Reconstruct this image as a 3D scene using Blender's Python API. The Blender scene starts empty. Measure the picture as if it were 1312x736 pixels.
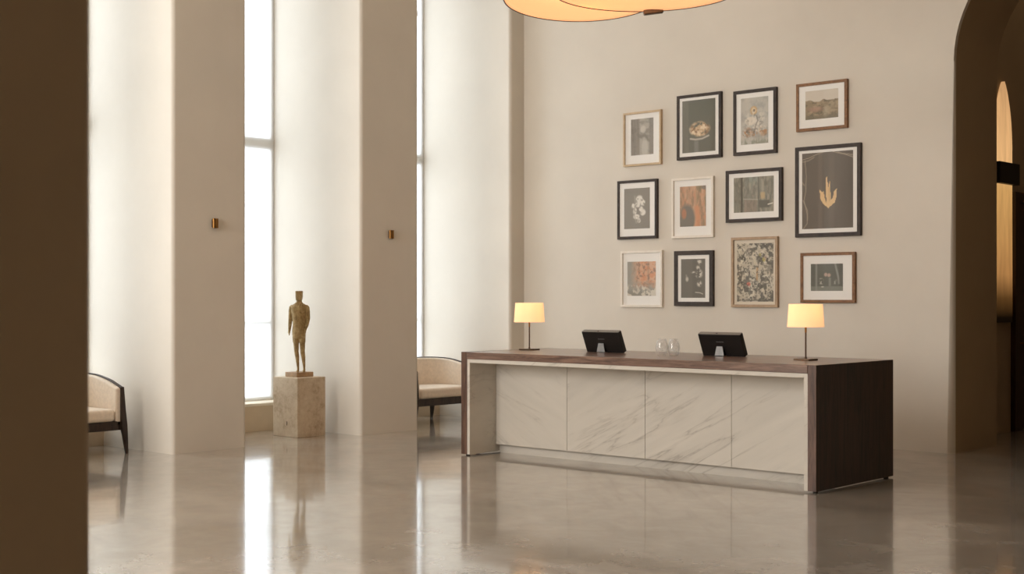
import bpy, bmesh, math, random
import numpy as np
from mathutils import Vector, Matrix
random.seed(7); np.random.seed(7)
S = bpy.context.scene
COL = S.collection
PI = math.pi

# ------------------------------------------------------------------ camera model
F, YH, T, H = 1745.92, 380.07, 0.7358, 1.6124
ct, st = math.cos(T), math.sin(T)
def uv_Y(px, Y):                      # room position of an image column at a given depth
    X = (px - 656) / F * Y
    return X * ct - Y * st, X * st + Y * ct
def u_on_v(px, v):
    r = (px - 656) / F
    return v * (r * ct - st) / (ct + r * st)
def v_on_u(px, u):
    r = (px - 656) / F
    return u * (ct + r * st) / (r * ct - st)
def depth(u, v): return -u * st + v * ct
def z_at(py, u, v): return H - (py - YH) / F * depth(u, v)

# ------------------------------------------------------------------ helpers
def lin(c):
    f = lambda x: (x / 12.92 if x <= 0.04045 else ((x + 0.055) / 1.055) ** 2.4)
    return tuple(f(x / 255.0) for x in c)
def link(o):
    COL.objects.link(o); return o
def obj(name, bm, mat, parent=None, smooth=False, loc=None):
    bmesh.ops.recalc_face_normals(bm, faces=bm.faces)
    me = bpy.data.meshes.new(name); bm.to_mesh(me); bm.free()
    if smooth:
        for p in me.polygons: p.use_smooth = True
    if mat: me.materials.append(mat)
    o = link(bpy.data.objects.new(name, me))
    if parent: o.parent = parent
    if loc: o.location = loc
    return o
def thing(name, label, cat, loc=(0, 0, 0), rz=0, group=None):
    o = link(bpy.data.objects.new(name, None)); o.empty_display_size = .1
    o.location = loc; o.rotation_euler = (0, 0, rz)
    o['label'] = label; o['category'] = cat
    if group: o['group'] = group
    return o
def struct(o, label=None, cat=None):
    o['kind'] = 'structure'
    if label: o['label'] = label
    if cat: o['category'] = cat
    return o
def bevel(o, w, seg=2, ang=35):
    m = o.modifiers.new('bevel', 'BEVEL'); m.width = w; m.segments = seg
    m.limit_method = 'ANGLE'; m.angle_limit = math.radians(ang)
    return o
def smooth_by_angle(o, ang=40):
    me = o.data
    for p in me.polygons: p.use_smooth = True
    bm = bmesh.new(); bm.from_mesh(me)
    for e in bm.edges:
        if len(e.link_faces) == 2 and e.calc_face_angle(0) > math.radians(ang): e.smooth = False
    bm.to_mesh(me); bm.free()
    return o
def box(bm, x0, x1, y0, y1, z0, z1):
    v = [bm.verts.new(p) for p in [(x0,y0,z0),(x1,y0,z0),(x1,y1,z0),(x0,y1,z0),(x0,y0,z1),(x1,y0,z1),(x1,y1,z1),(x0,y1,z1)]]
    for f in [(3,2,1,0),(4,5,6,7),(0,1,5,4),(1,2,6,5),(2,3,7,6),(3,0,4,7)]: bm.faces.new([v[i] for i in f])
    return v
def bx(*a):
    bm = bmesh.new(); box(bm, *a); return bm
def prism(bm, pts, z0, z1):
    a = [bm.verts.new((p[0], p[1], z0)) for p in pts]; b = [bm.verts.new((p[0], p[1], z1)) for p in pts]
    n = len(pts)
    bm.faces.new(a[::-1]); bm.faces.new(b)
    for i in range(n): bm.faces.new([a[i], a[(i+1)%n], b[(i+1)%n], b[i]])
def lathe(bm, prof, n=40, cx=0, cy=0, closed=False):
    rings = []
    for r, z in prof:
        if r < 1e-6: rings.append([bm.verts.new((cx, cy, z))])
        else: rings.append([bm.verts.new((cx + r*math.cos(2*PI*i/n), cy + r*math.sin(2*PI*i/n), z)) for i in range(n)])
    pr = list(zip(rings, rings[1:])) + ([(rings[-1], rings[0])] if closed else [])
    for a, b in pr:
        for i in range(n):
            j = (i+1) % n
            if len(a) == 1 and len(b) == 1: continue
            if len(a) == 1: bm.faces.new([a[0], b[j], b[i]])
            elif len(b) == 1: bm.faces.new([a[i], a[j], b[0]])
            else: bm.faces.new([a[i], a[j], b[j], b[i]])
def tube(bm, pts, rad, n=10):
    """round tube through pts; rad number or list"""
    pts = [Vector(p) for p in pts]
    if not isinstance(rad, (list, tuple)): rad = [rad]*len(pts)
    rings = []; a = None
    for i, p in enumerate(pts):
        d = (pts[min(i+1, len(pts)-1)] - pts[max(i-1, 0)]).normalized()
        if a is None: a = d.cross(Vector((0,0,1)) if abs(d.z) < .9 else Vector((1,0,0))).normalized()
        else: a = (a - d*a.dot(d)).normalized()       # carry the frame along so the tube never twists
        b = d.cross(a)
        rings.append([bm.verts.new(p + rad[i]*(a*math.cos(2*PI*k/n) + b*math.sin(2*PI*k/n))) for k in range(n)])
    for a, b in zip(rings, rings[1:]):
        for k in range(n): bm.faces.new([a[k], a[(k+1)%n], b[(k+1)%n], b[k]])
    bm.faces.new(rings[0][::-1]); bm.faces.new(rings[-1])
def loft(bm, rings, n=18, power=2.0):
    """rings: (x,y,z,rx,ry[,power]) horizontal superellipse sections"""
    R = []
    for q in rings:
        x, y, z, rx, ry = q[:5]; pw = q[5] if len(q) > 5 else power
        ring = []
        for k in range(n):
            a = 2*PI*k/n; c, s = math.cos(a), math.sin(a)
            ring.append(bm.verts.new((x + rx*math.copysign(abs(c)**(2/pw), c), y + ry*math.copysign(abs(s)**(2/pw), s), z)))
        R.append(ring)
    for a, b in zip(R, R[1:]):
        for k in range(n): bm.faces.new([a[k], a[(k+1)%n], b[(k+1)%n], b[k]])
    bm.faces.new(R[0][::-1]); bm.faces.new(R[-1])

# ------------------------------------------------------------------ materials
def newmat(name):
    m = bpy.data.materials.new(name); m.use_nodes = True
    nt = m.node_tree; return m, nt, nt.nodes['Principled BSDF'], nt.nodes['Material Output']
def setp(b, col=None, rough=None, metal=None, spec=None, trans=None, ior=None, emit=None, es=None):
    if col is not None: b.inputs['Base Color'].default_value = (*col, 1)
    if rough is not None: b.inputs['Roughness'].default_value = rough
    if metal is not None: b.inputs['Metallic'].default_value = metal
    if spec is not None: b.inputs['Specular IOR Level'].default_value = spec
    if trans is not None: b.inputs['Transmission Weight'].default_value = trans
    if ior is not None: b.inputs['IOR'].default_value = ior
    if emit is not None: b.inputs['Emission Color'].default_value = (*emit, 1)
    if es is not None: b.inputs['Emission Strength'].default_value = es
def N(nt, typ, **kw):
    n = nt.nodes.new(typ)
    for k, v in kw.items(): setattr(n, k, v)
    return n
def coords(nt, scale=(1,1,1), rot=(0,0,0)):
    tc = N(nt, 'ShaderNodeTexCoord'); mp = N(nt, 'ShaderNodeMapping')
    mp.inputs['Scale'].default_value = scale; mp.inputs['Rotation'].default_value = rot
    nt.links.new(tc.outputs['Object'], mp.inputs['Vector']); return mp.outputs['Vector']
def noise(nt, vec, scale, detail=4, rough=.5, dist=0):
    n = N(nt, 'ShaderNodeTexNoise'); n.inputs['Scale'].default_value = scale; n.inputs['Detail'].default_value = detail
    n.inputs['Roughness'].default_value = rough; n.inputs['Distortion'].default_value = dist
    nt.links.new(vec, n.inputs['Vector']); return n.outputs['Fac']
def ramp(nt, fac, stops):
    r = N(nt, 'ShaderNodeValToRGB'); e = r.color_ramp.elements
    while len(e) < len(stops): e.new(.5)
    for el, (p, c) in zip(e, stops): el.position = p; el.color = (*c, 1)
    nt.links.new(fac, r.inputs['Fac']); return r.outputs['Color']
def bump(nt, b, h, strength, dist=.01):
    n = N(nt, 'ShaderNodeBump'); n.inputs['Strength'].default_value = strength; n.inputs['Distance'].default_value = dist
    nt.links.new(h, n.inputs['Height']); nt.links.new(n.outputs['Normal'], b.inputs['Normal'])

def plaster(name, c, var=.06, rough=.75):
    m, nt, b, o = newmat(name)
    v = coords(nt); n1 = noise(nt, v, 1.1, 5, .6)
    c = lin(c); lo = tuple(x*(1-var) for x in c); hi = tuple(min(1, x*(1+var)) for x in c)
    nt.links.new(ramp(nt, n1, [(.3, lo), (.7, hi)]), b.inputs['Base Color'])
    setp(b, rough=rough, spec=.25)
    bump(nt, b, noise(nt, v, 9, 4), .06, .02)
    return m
def flat(name, c, rough=.5, metal=0, spec=.5, grain=0.0):
    m, nt, b, o = newmat(name); c = lin(c)
    setp(b, col=c, rough=rough, metal=metal, spec=spec)
    v = coords(nt); n1 = noise(nt, v, 30, 3)
    nt.links.new(ramp(nt, n1, [(.3, tuple(x*(.93-grain if grain >= 0 else .99) for x in c)), (.7, tuple(min(1, x*(1.05+grain)) for x in c))]), b.inputs['Base Color'])
    return m
def wood(name, c1, c2, scale=(3,3,.25), rough=.35, nscale=9, coat=0):
    m, nt, b, o = newmat(name)
    v = coords(nt, scale); n1 = noise(nt, v, nscale, 7, .62, .9); n2 = noise(nt, v, nscale*5, 4, .6, .3)
    mx = N(nt, 'ShaderNodeMath', operation='MULTIPLY_ADD'); nt.links.new(n2, mx.inputs[0]); mx.inputs[1].default_value = .35
    nt.links.new(n1, mx.inputs[2])
    nt.links.new(ramp(nt, mx.outputs[0], [(.48, lin(c1)), (.82, lin(c2))]), b.inputs['Base Color'])
    setp(b, rough=rough, spec=.4); bump(nt, b, n2, .06, .004)
    b.inputs['Coat Weight'].default_value = coat; b.inputs['Coat Roughness'].default_value = .22
    return m
def marble(name, base, vein, sgn=1):
    m, nt, b, o = newmat(name)
    v = coords(nt, (1,1,1), (0, sgn*math.radians(27), 0)); 
    mp = N(nt, 'ShaderNodeMapping'); mp.inputs['Scale'].default_value = (.38, .9, 3.0); nt.links.new(v, mp.inputs['Vector'])
    n1 = noise(nt, mp.outputs[0], 1.5, 7, .52, .35)
    a = N(nt, 'ShaderNodeMath', operation='SUBTRACT'); nt.links.new(n1, a.inputs[0]); a.inputs[1].default_value = .5
    ab = N(nt, 'ShaderNodeMath', operation='ABSOLUTE'); nt.links.new(a.outputs[0], ab.inputs[0])
    veins = ramp(nt, ab.outputs[0], [(0, (.5,.5,.5)), (.008, (.16,.16,.16)), (.04, (0,0,0))])
    n2 = noise(nt, v, 1.3, 4, .5); msk = ramp(nt, n2, [(.42, (0,0,0)), (.62, (1,1,1))])
    mu = N(nt, 'ShaderNodeMix', data_type='RGBA', blend_type='MULTIPLY'); mu.inputs['Factor'].default_value = 1
    nt.links.new(veins, mu.inputs['A']); nt.links.new(msk, mu.inputs['B'])
    cl = ramp(nt, noise(nt, mp.outputs[0], 1.1, 5, .6, .4), [(.35, tuple(x*.88 for x in lin(base))), (.65, lin(base))])
    mx = N(nt, 'ShaderNodeMix', data_type='RGBA'); nt.links.new(mu.outputs['Result'], mx.inputs['Factor'])
    nt.links.new(cl, mx.inputs['A']); mx.inputs['B'].default_value = (*lin(vein), 1)
    nt.links.new(mx.outputs['Result'], b.inputs['Base Color'])
    setp(b, rough=.28, spec=.4)
    return m
def floor_mat():
    m, nt, b, o = newmat('polished_concrete')
    v = coords(nt); n1 = noise(nt, v, .7, 8, .66, .8); n2 = noise(nt, v, 3.2, 6, .65, .3)
    mx = N(nt, 'ShaderNodeMath', operation='MULTIPLY_ADD'); nt.links.new(n2, mx.inputs[0]); mx.inputs[1].default_value = .4; nt.links.new(n1, mx.inputs[2])
    nt.links.new(ramp(nt, mx.outputs[0], [(.45, lin(FLOOR1)), (.95, lin(FLOOR2))]), b.inputs['Base Color'])
    rr = ramp(nt, noise(nt, v, 1.4, 6, .65), [(.3, (.10,)*3), (.75, (.22,)*3)])
    nt.links.new(rr, b.inputs['Roughness'])
    setp(b, spec=.5, ior=1.5)
    b.inputs['Coat IOR'].default_value = 1.5
    nt.links.new(ramp(nt, noise(nt, v, 2.3, 7, .7, .5), [(.34, (.42,)*3), (.66, (.8,)*3)]), b.inputs['Coat Weight'])
    nt.links.new(ramp(nt, noise(nt, v, 1.1, 5, .6), [(.3, (.03,)*3), (.7, (.075,)*3)]), b.inputs['Coat Roughness'])
    bump(nt, b, noise(nt, v, 1.6, 2, .45), .05, .02)
    nt.links.new(b.inputs['Normal'].links[0].from_socket, b.inputs['Coat Normal'])
    return m
FLOOR1, FLOOR2 = (128,119,108), (184,175,163)
M = {}
M['plaster'] = plaster('wall_plaster', (219,211,199), .035)
M['pillar'] = plaster('shaded_plaster', (178,160,138))  # shade on the foreground pillar put into a darker plaster colour
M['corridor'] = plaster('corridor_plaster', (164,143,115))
M['ceiling'] = plaster('ceiling_plaster', (215,205,190))
M['floor'] = floor_mat()
M['stone'] = plaster('sill_travertine', (205,186,160), .14, .5)
M['frame_metal'] = flat('window_metal', (238,237,234), .4)
M['walnut'] = wood('walnut', (58,40,31), (116,88,74))
M['walnut_h'] = wood('walnut_horizontal', (74,52,42), (134,104,88), (.25,3,3), .3, 9, .6)
M['walnut_shade'] = wood('walnut_shaded', (30,20,13), (66,46,33), (3,3,.2), .45)  # walnut with the shade of the desk's right side put into its colour
M['marble'] = marble('veined_marble', (214,207,196), (128,118,108))
M['marble_b'] = marble('veined_marble_mirrored', (214,207,196), (128,118,108), -1)
M['chair_wood'] = wood('dark_stained_wood', (34,25,20), (62,47,38), (3,3,.4), .4)
M['fabric'] = flat('cream_upholstery', (240,226,209), .9, 0, .15)
M['black'] = flat('black_plastic', (22,20,18), .38)
M['black_edge'] = flat('charcoal_plastic', (120,114,106), .45)
M['steel'] = flat('brushed_steel', (150,150,150), .42, .6)
M['bronze'] = flat('dark_bronze', (96,76,58), .35, .7)
M['brass'] = flat('aged_brass', (150,108,58), .35, .85)
M['black_metal'] = flat('black_metal', (14,12,10), .5, .3)
M['mat_white'] = flat('mat_board', (253,250,245), .9, 0, .1, -.055)
M['mat_cream'] = flat('cream_mat_board', (232,222,204), .9, 0, .1, -.055)
M['pic_black'] = wood('black_wood_frame', (50,42,37), (70,60,54), (2,2,2), .6)
M['pic_oak'] = wood('pale_oak_frame', (190,164,130), (208,184,152), (1,1,1), .45)
M['pic_white'] = wood('white_wood_frame', (228,219,206), (236,228,217), (1,1,1), .5)
M['pic_ash'] = wood('ash_frame', (166,140,114), (186,160,132), (1,1,1), .45)
M['pic_brown'] = wood('brown_wood_frame', (104,70,42), (146,104,66), (3,3,3), .4)
M['door_wood'] = wood('dark_door_wood', (30,16,9), (62,36,22), (3,3,.3), .4)
M['logo'] = flat('grey_print', (95,95,95), .5)

def travertine():
    m, nt, b, o = newmat('plinth_travertine')
    v = coords(nt); n1 = noise(nt, v, 3.0, 8, .65, .5); n2 = noise(nt, v, 22, 5, .7)
    mx = N(nt, 'ShaderNodeMath', operation='MULTIPLY_ADD'); nt.links.new(n2, mx.inputs[0]); mx.inputs[1].default_value = .5; nt.links.new(n1, mx.inputs[2])
    nt.links.new(ramp(nt, mx.outputs[0], [(.5, lin((166,140,112))), (.72, lin((205,186,160))), (.95, lin((220,205,182)))]), b.inputs['Base Color'])
    setp(b, rough=.65, spec=.25); bump(nt, b, mx.outputs[0], .15, .01)
    return m
M['travertine'] = travertine()
def carved():
    m, nt, b, o = newmat('carved_ochre')
    v = coords(nt); n1 = noise(nt, v, 14, 8, .7, .6); n2 = noise(nt, coords(nt, (1,1,.3)), 60, 4, .6)
    mx = N(nt, 'ShaderNodeMath', operation='MULTIPLY_ADD'); nt.links.new(n2, mx.inputs[0]); mx.inputs[1].default_value = .4; nt.links.new(n1, mx.inputs[2])
    nt.links.new(ramp(nt, mx.outputs[0], [(.48, lin((122,97,60))), (.7, lin((176,150,104))), (.92, lin((206,184,140)))]), b.inputs['Base Color'])
    setp(b, rough=.6, spec=.3); bump(nt, b, mx.outputs[0], .5, .006)
    return m
M['carved'] = carved()
def pane(name, tint=(1,1,1), gl=.9):
    m, nt, b, o = newmat(name); nt.nodes.remove(b)
    tr = N(nt, 'ShaderNodeBsdfTransparent'); tr.inputs[0].default_value = (*tint, 1)
    g = N(nt, 'ShaderNodeBsdfGlossy'); g.inputs['Roughness'].default_value = .02
    lw = N(nt, 'ShaderNodeLayerWeight'); lw.inputs['Blend'].default_value = .5
    pw_ = N(nt, 'ShaderNodeMath', operation='POWER'); nt.links.new(lw.outputs['Facing'], pw_.inputs[0]); pw_.inputs[1].default_value = 5
    mu = N(nt, 'ShaderNodeMath', operation='MULTIPLY_ADD'); nt.links.new(pw_.outputs[0], mu.inputs[0]); mu.inputs[1].default_value = .9*gl; mu.inputs[2].default_value = .05*gl
    mx = N(nt, 'ShaderNodeMixShader'); nt.links.new(mu.outputs[0], mx.inputs[0])
    nt.links.new(tr.outputs[0], mx.inputs[1]); nt.links.new(g.outputs[0], mx.inputs[2]); nt.links.new(mx.outputs[0], o.inputs[0])
    return m
M['pane'] = pane('window_glass', (.98,.99,1), .6)
M['pic_glass'] = pane('picture_glass', (.99,.99,.99), 1.0)
def glassware():
    m = pane('clear_glassware', (.985,.985,.98), 1.0); nt = m.node_tree; o = nt.nodes['Material Output']
    src = o.inputs[0].links[0].from_socket
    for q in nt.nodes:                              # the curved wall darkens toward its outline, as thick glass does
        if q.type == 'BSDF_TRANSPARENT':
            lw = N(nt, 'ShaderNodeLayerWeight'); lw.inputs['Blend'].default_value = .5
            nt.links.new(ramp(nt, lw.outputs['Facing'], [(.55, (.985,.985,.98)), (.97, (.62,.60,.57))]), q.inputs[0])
    d = N(nt, 'ShaderNodeBsdfTranslucent'); d.inputs[0].default_value = (.95,.94,.92,1)
    d2 = N(nt, 'ShaderNodeBsdfDiffuse'); d2.inputs[0].default_value = (.95,.94,.92,1)
    ad = N(nt, 'ShaderNodeMixShader'); nt.links.new(d.outputs[0], ad.inputs[1]); nt.links.new(d2.outputs[0], ad.inputs[2])
    mx = N(nt, 'ShaderNodeMixShader'); nt.links.new(ramp(nt, noise(nt, coords(nt), 45, 3, .6), [(.42, (.10,)*3), (.72, (.26,)*3)]), mx.inputs[0])
    nt.links.new(src, mx.inputs[1]); nt.links.new(ad.outputs[0], mx.inputs[2]); nt.links.new(mx.outputs[0], o.inputs[0])
    return m
M['glass'] = glassware()
def sheer_mat():
    m, nt, b, o = newmat('sheer_blind'); nt.nodes.remove(b)
    tr = N(nt, 'ShaderNodeBsdfTransparent'); tl = N(nt, 'ShaderNodeBsdfTranslucent'); tl.inputs[0].default_value = (.9,.9,.89,1)
    mx = N(nt, 'ShaderNodeMixShader'); w = N(nt, 'ShaderNodeTexWave'); w.inputs['Scale'].default_value = 60
    nt.links.new(coords(nt), w.inputs['Vector'])
    mr = N(nt, 'ShaderNodeMapRange'); nt.links.new(w.outputs['Fac'], mr.inputs['Value']); mr.inputs['To Min'].default_value = .5; mr.inputs['To Max'].default_value = .6
    nt.links.new(mr.outputs[0], mx.inputs[0]); nt.links.new(tr.outputs[0], mx.inputs[1]); nt.links.new(tl.outputs[0], mx.inputs[2]); nt.links.new(mx.outputs[0], o.inputs[0])
    return m
M['sheer'] = sheer_mat()
def shade_mat(name, c, emit, es, tr=.6):
    m, nt, b, o = newmat(name); setp(b, col=lin(c), rough=.9, spec=.1, emit=lin(emit), es=es)
    t = N(nt, 'ShaderNodeBsdfTranslucent'); t.inputs[0].default_value = (*lin(c), 1)
    mx = N(nt, 'ShaderNodeMixShader'); mx.inputs[0].default_value = tr
    nt.links.new(b.outputs[0], mx.inputs[1]); nt.links.new(t.outputs[0], mx.inputs[2]); nt.links.new(mx.outputs[0], o.inputs[0])
    return m
M['lampshade'] = shade_mat('linen_lampshade', (250,226,190), (255,230,194), .52, .5)
M['pendant'] = shade_mat('peach_pendant_fabric', (250,205,150), (255,210,160), .72, .35)
def scallop_mat():
    m, nt, b, o = newmat('painted_light_scallop')
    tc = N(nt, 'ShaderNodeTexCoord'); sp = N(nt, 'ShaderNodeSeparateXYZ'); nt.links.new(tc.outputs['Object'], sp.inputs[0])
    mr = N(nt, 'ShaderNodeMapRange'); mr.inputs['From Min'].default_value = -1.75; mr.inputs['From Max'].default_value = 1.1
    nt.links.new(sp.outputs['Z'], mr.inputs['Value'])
    # painted wall light of the band lamp: warmest beside it, dimming downwards
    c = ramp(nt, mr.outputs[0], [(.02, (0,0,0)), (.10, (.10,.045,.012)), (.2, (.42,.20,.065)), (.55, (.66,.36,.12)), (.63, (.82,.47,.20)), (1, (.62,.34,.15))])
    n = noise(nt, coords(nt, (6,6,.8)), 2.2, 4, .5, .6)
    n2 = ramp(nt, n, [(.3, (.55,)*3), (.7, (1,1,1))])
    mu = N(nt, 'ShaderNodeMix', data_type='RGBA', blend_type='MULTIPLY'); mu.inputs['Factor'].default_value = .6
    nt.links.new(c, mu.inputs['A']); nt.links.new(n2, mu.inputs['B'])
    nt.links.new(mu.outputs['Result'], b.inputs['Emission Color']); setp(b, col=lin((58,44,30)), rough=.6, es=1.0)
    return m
M['sconce'] = scallop_mat()

# ------------------------------------------------------------------ room dimensions
WB = 13.353            # back wall face
P = -11.877            # pier ends
WL = -13.175           # low wall under the windows
GL = -13.53            # glass plane
PIT, PW = 2.544, .92
PV = [7.968 + PIT*k for k in range(-4, 2)]   # near faces of the piers
V3 = 13.085            # last pier joins the back wall
CEIL = 6.9
U1, V0 = 4.0, -3.2     # right wall, front wall
WV1 = 18.2             # end of the corridor

# floor / ceiling
struct(obj('floor', bx(-14, U1+.3, V0-.3, WV1+.3, -.15, 0), M['floor']))
struct(obj('ceiling', bx(-14, U1+.3, V0-.3, WV1+.3, CEIL, CEIL+.15), M['ceiling']))

# back wall with a tall round-topped archway
AU0, AU1, SPR = -6.0, -3.46, 4.02
def back_wall():
    bm = bmesh.new()
    R = (AU1 - AU0)/2; cx = (AU0 + AU1)/2
    pts = [(-13.62, 0), (AU0, 0), (AU0, SPR)]
    for k in range(1, 32):
        a = PI - PI*k/32; pts.append((cx + R*math.cos(a), SPR + R*math.sin(a)))
    pts += [(AU1, SPR), (AU1, 0), (U1, 0), (U1, CEIL), (-13.62, CEIL)]
    n = len(pts); V1 = 14.43
    a = [bm.verts.new((p[0], WB, p[1])) for p in pts]; b = [bm.verts.new((p[0], V1, p[1])) for p in pts]
    bm.faces.new(a); bm.faces.new(b[::-1])
    for i in range(n): bm.faces.new([a[i], a[(i+1)%n], b[(i+1)%n], b[i]])
    bm.edges.ensure_lookup_table()
    ed = []
    for e in bm.edges:
        p, q = e.verts
        if abs(p.co.y - WB) < 1e-5 and abs(q.co.y - WB) < 1e-5:
            mx = (p.co + q.co)/2
            if AU0 - 1e-4 <= mx.x <= AU1 + 1e-4 and mx.z > 0.01 and mx.z < 5.6: ed.append(e)
    bmesh.ops.bevel(bm, geom=ed, offset=.07, segments=5, profile=.5, affect='EDGES')
    return bm
wb = struct(obj('wall_back', back_wall(), M['plaster'])); smooth_by_angle(wb, 30)
wb.data.materials.append(M['corridor'])          # shade in the archway reveal put in as the darker corridor plaster
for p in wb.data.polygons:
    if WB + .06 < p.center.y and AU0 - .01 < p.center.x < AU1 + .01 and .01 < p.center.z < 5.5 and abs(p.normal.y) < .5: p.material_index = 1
# other walls
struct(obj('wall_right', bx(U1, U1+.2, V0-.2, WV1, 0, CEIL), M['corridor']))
struct(obj('wall_front', bx(-13.62, U1, V0-.2, V0, 0, CEIL), M['plaster']))
# corridor behind the arch
CL = -6.5
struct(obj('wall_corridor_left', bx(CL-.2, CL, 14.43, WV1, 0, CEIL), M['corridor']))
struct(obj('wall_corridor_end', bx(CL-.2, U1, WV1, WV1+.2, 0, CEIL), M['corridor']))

# piers: one fin of plaster per bay, rounded arrises
def pier(v0, v1):
    o = obj('wall_pier', bx(-13.62, P, v0, v1, -.08, CEIL+.08), M['plaster'])
    bevel(o, .035, 4); struct(o); smooth_by_angle(o, 60)
    return o
for v in PV: pier(v, v + PW)
pier(V3, WB + .05)
# window bays
WZ0, WZ1 = .335, 6.6
bays = []
for k, v in enumerate(PV[:-1]): bays.append((v + PW, PV[k+1]))
bays.append((PV[-1] + PW, V3))
bays = bays[::-1]                      # farthest bay first
for k, (a, b) in enumerate(bays):
    w = struct(link(bpy.data.objects.new('window_%d' % (k+1), None))); w.location = (GL, (a+b)/2, WZ0)
    hw = (b - a)/2; hh = WZ1 - WZ0
    fb = bmesh.new(); t = .055
    box(fb, -.03, .03, -hw, -hw+t, 0, hh); box(fb, -.03, .03, hw-t, hw, 0, hh)
    box(fb, -.03, .03, -hw+t, hw-t, 0, .05); box(fb, -.03, .03, -hw+t, hw-t, hh-.05, hh)
    obj('window_frame', fb, M['frame_metal'], w)
    tb = bmesh.new(); box(tb, -.025, .025, -hw+t, hw-t, 3.49-WZ0-.07, 3.49-WZ0+.07)
    obj('transom', tb, M['frame_metal'], w)
    tb = bmesh.new(); box(tb, -.012, .012, -hw+t, hw-t, 1.29-WZ0-.02, 1.29-WZ0+.02)
    obj('glazing_bar', tb, M['frame_metal'], w)
    obj('window_pane', bx(-.003, .003, -hw+t, hw-t, .05, hh-.05), M['pane'], w)
    sb_ = bmesh.new(); sb_.faces.new([sb_.verts.new(p) for p in ((.05,-hw+.002,.02),(.05,hw-.002,.02),(.05,hw-.002,hh),(.05,-hw+.002,hh))])
    obj('sheer_blind', sb_, M['sheer'], w)
    s = struct(obj('trim_%d' % (k+1), bx(-13.62, WL, a, b, 0, WZ0-.035), M['stone']))
    s2 = bevel(obj('window_sill', bx(-13.62, WL+.012, a, b, WZ0-.035, WZ0), M['mat_cream'], s), .006)
    struct(obj('wall_left', bx(-13.62, GL+.12, a, b, WZ1, CEIL), M['plaster']))
# wall strip at the very front left corner
struct(obj('wall_left', bx(-13.62, GL+.1, V0, PV[0], 0, CEIL), M['plaster']))

# foreground pillar at the left edge of the view
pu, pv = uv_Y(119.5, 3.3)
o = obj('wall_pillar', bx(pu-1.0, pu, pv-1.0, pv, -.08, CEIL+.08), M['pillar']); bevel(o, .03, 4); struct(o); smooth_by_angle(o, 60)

# door in the corridor
v0 = v_on_u(1295, CL)
d = struct(link(bpy.data.objects.new('door_1', None))); d.location = (CL, v0, 0)
bmf = bmesh.new(); box(bmf, 0, .06, 0, .12, 0, 2.86); box(bmf, 0, .06, 1.12, 1.24, 0, 2.86); box(bmf, 0, .06, .12, 1.12, 2.74, 2.86)
obj('door_frame', bmf, M['door_wood'], d)
bevel(obj('door_leaf', bx(0, .03, .125, 1.115, .005, 2.735), M['door_wood'], d), .004)
hb = bmesh.new(); tube(hb, [(.03, .22, 1.05), (.085, .22, 1.05), (.085, .34, 1.05)], .01)
obj('door_handle', hb, M['brass'], d)

# ------------------------------------------------------------------ reception desk
DU, DV, DL, DW, DH = -9.668, 9.909, 4.045, 1.356, 1.05
desk = thing('reception_desk', 'long walnut reception desk with a recessed white marble front', 'reception desk', (DU, DV, 0))
TS, TT, RM = .08, .072, .036
z0 = .014
bevel(obj('desk_top', bx(TS+.0006, DL-TS-.0006, 0, DW, DH-TT, DH), M['walnut_h'], desk), .004)
o = bevel(obj('side_panel', bx(0, TS, .0, DW, z0, DH), M['walnut'], desk), .003)
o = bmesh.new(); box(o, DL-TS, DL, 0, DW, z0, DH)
o = obj('side_panel', o, M['walnut_shade'], desk)
# right-hand panel: side shade painted as darker walnut, front edge left paler
o.data.materials.append(M['walnut']); o.data.materials.append(M['walnut_h'])
for p in o.data.polygons:
    if p.normal.y < -.9: p.material_index = 1
    if p.normal.z > .9: p.material_index = 2
bevel(o, .003)
rim = bmesh.new()
box(rim, TS, TS+RM, .004, .474, z0, DH-TT); box(rim, DL-TS-RM, DL-TS, .004, .474, z0, DH-TT)
box(rim, TS+RM, DL-TS-RM, .004, .40, DH-TT-RM, DH-TT)
bevel(obj('marble_surround', rim, M['marble'], desk), .002)
pw = (DL - 2*TS - 2*RM)/4
for k in range(4):
    x = TS + RM + pw*k
    bevel(obj('front_panel', bx(x+.002, x+pw-.002, .392, .41, .09, DH-TT-RM), M['marble_b' if k == 0 else 'marble'], desk), .0015)
obj('kick_plate', bx(TS+RM, DL-TS-RM, .455, .475, 0, .092), M['marble'], desk)
obj('carcass', bx(TS, DL-TS, .412, .95, .093, DH-TT), M['walnut_shade'], desk)
for x in (.04, DL-.04):
    for y in (.06, DW-.06):
        ft = bmesh.new(); lathe(ft, [(0,0),(.022,0),(.022,z0+.001),(0,z0+.001)], 12, x, y)
        obj('levelling_foot', ft, M['black_metal'], desk)

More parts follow.
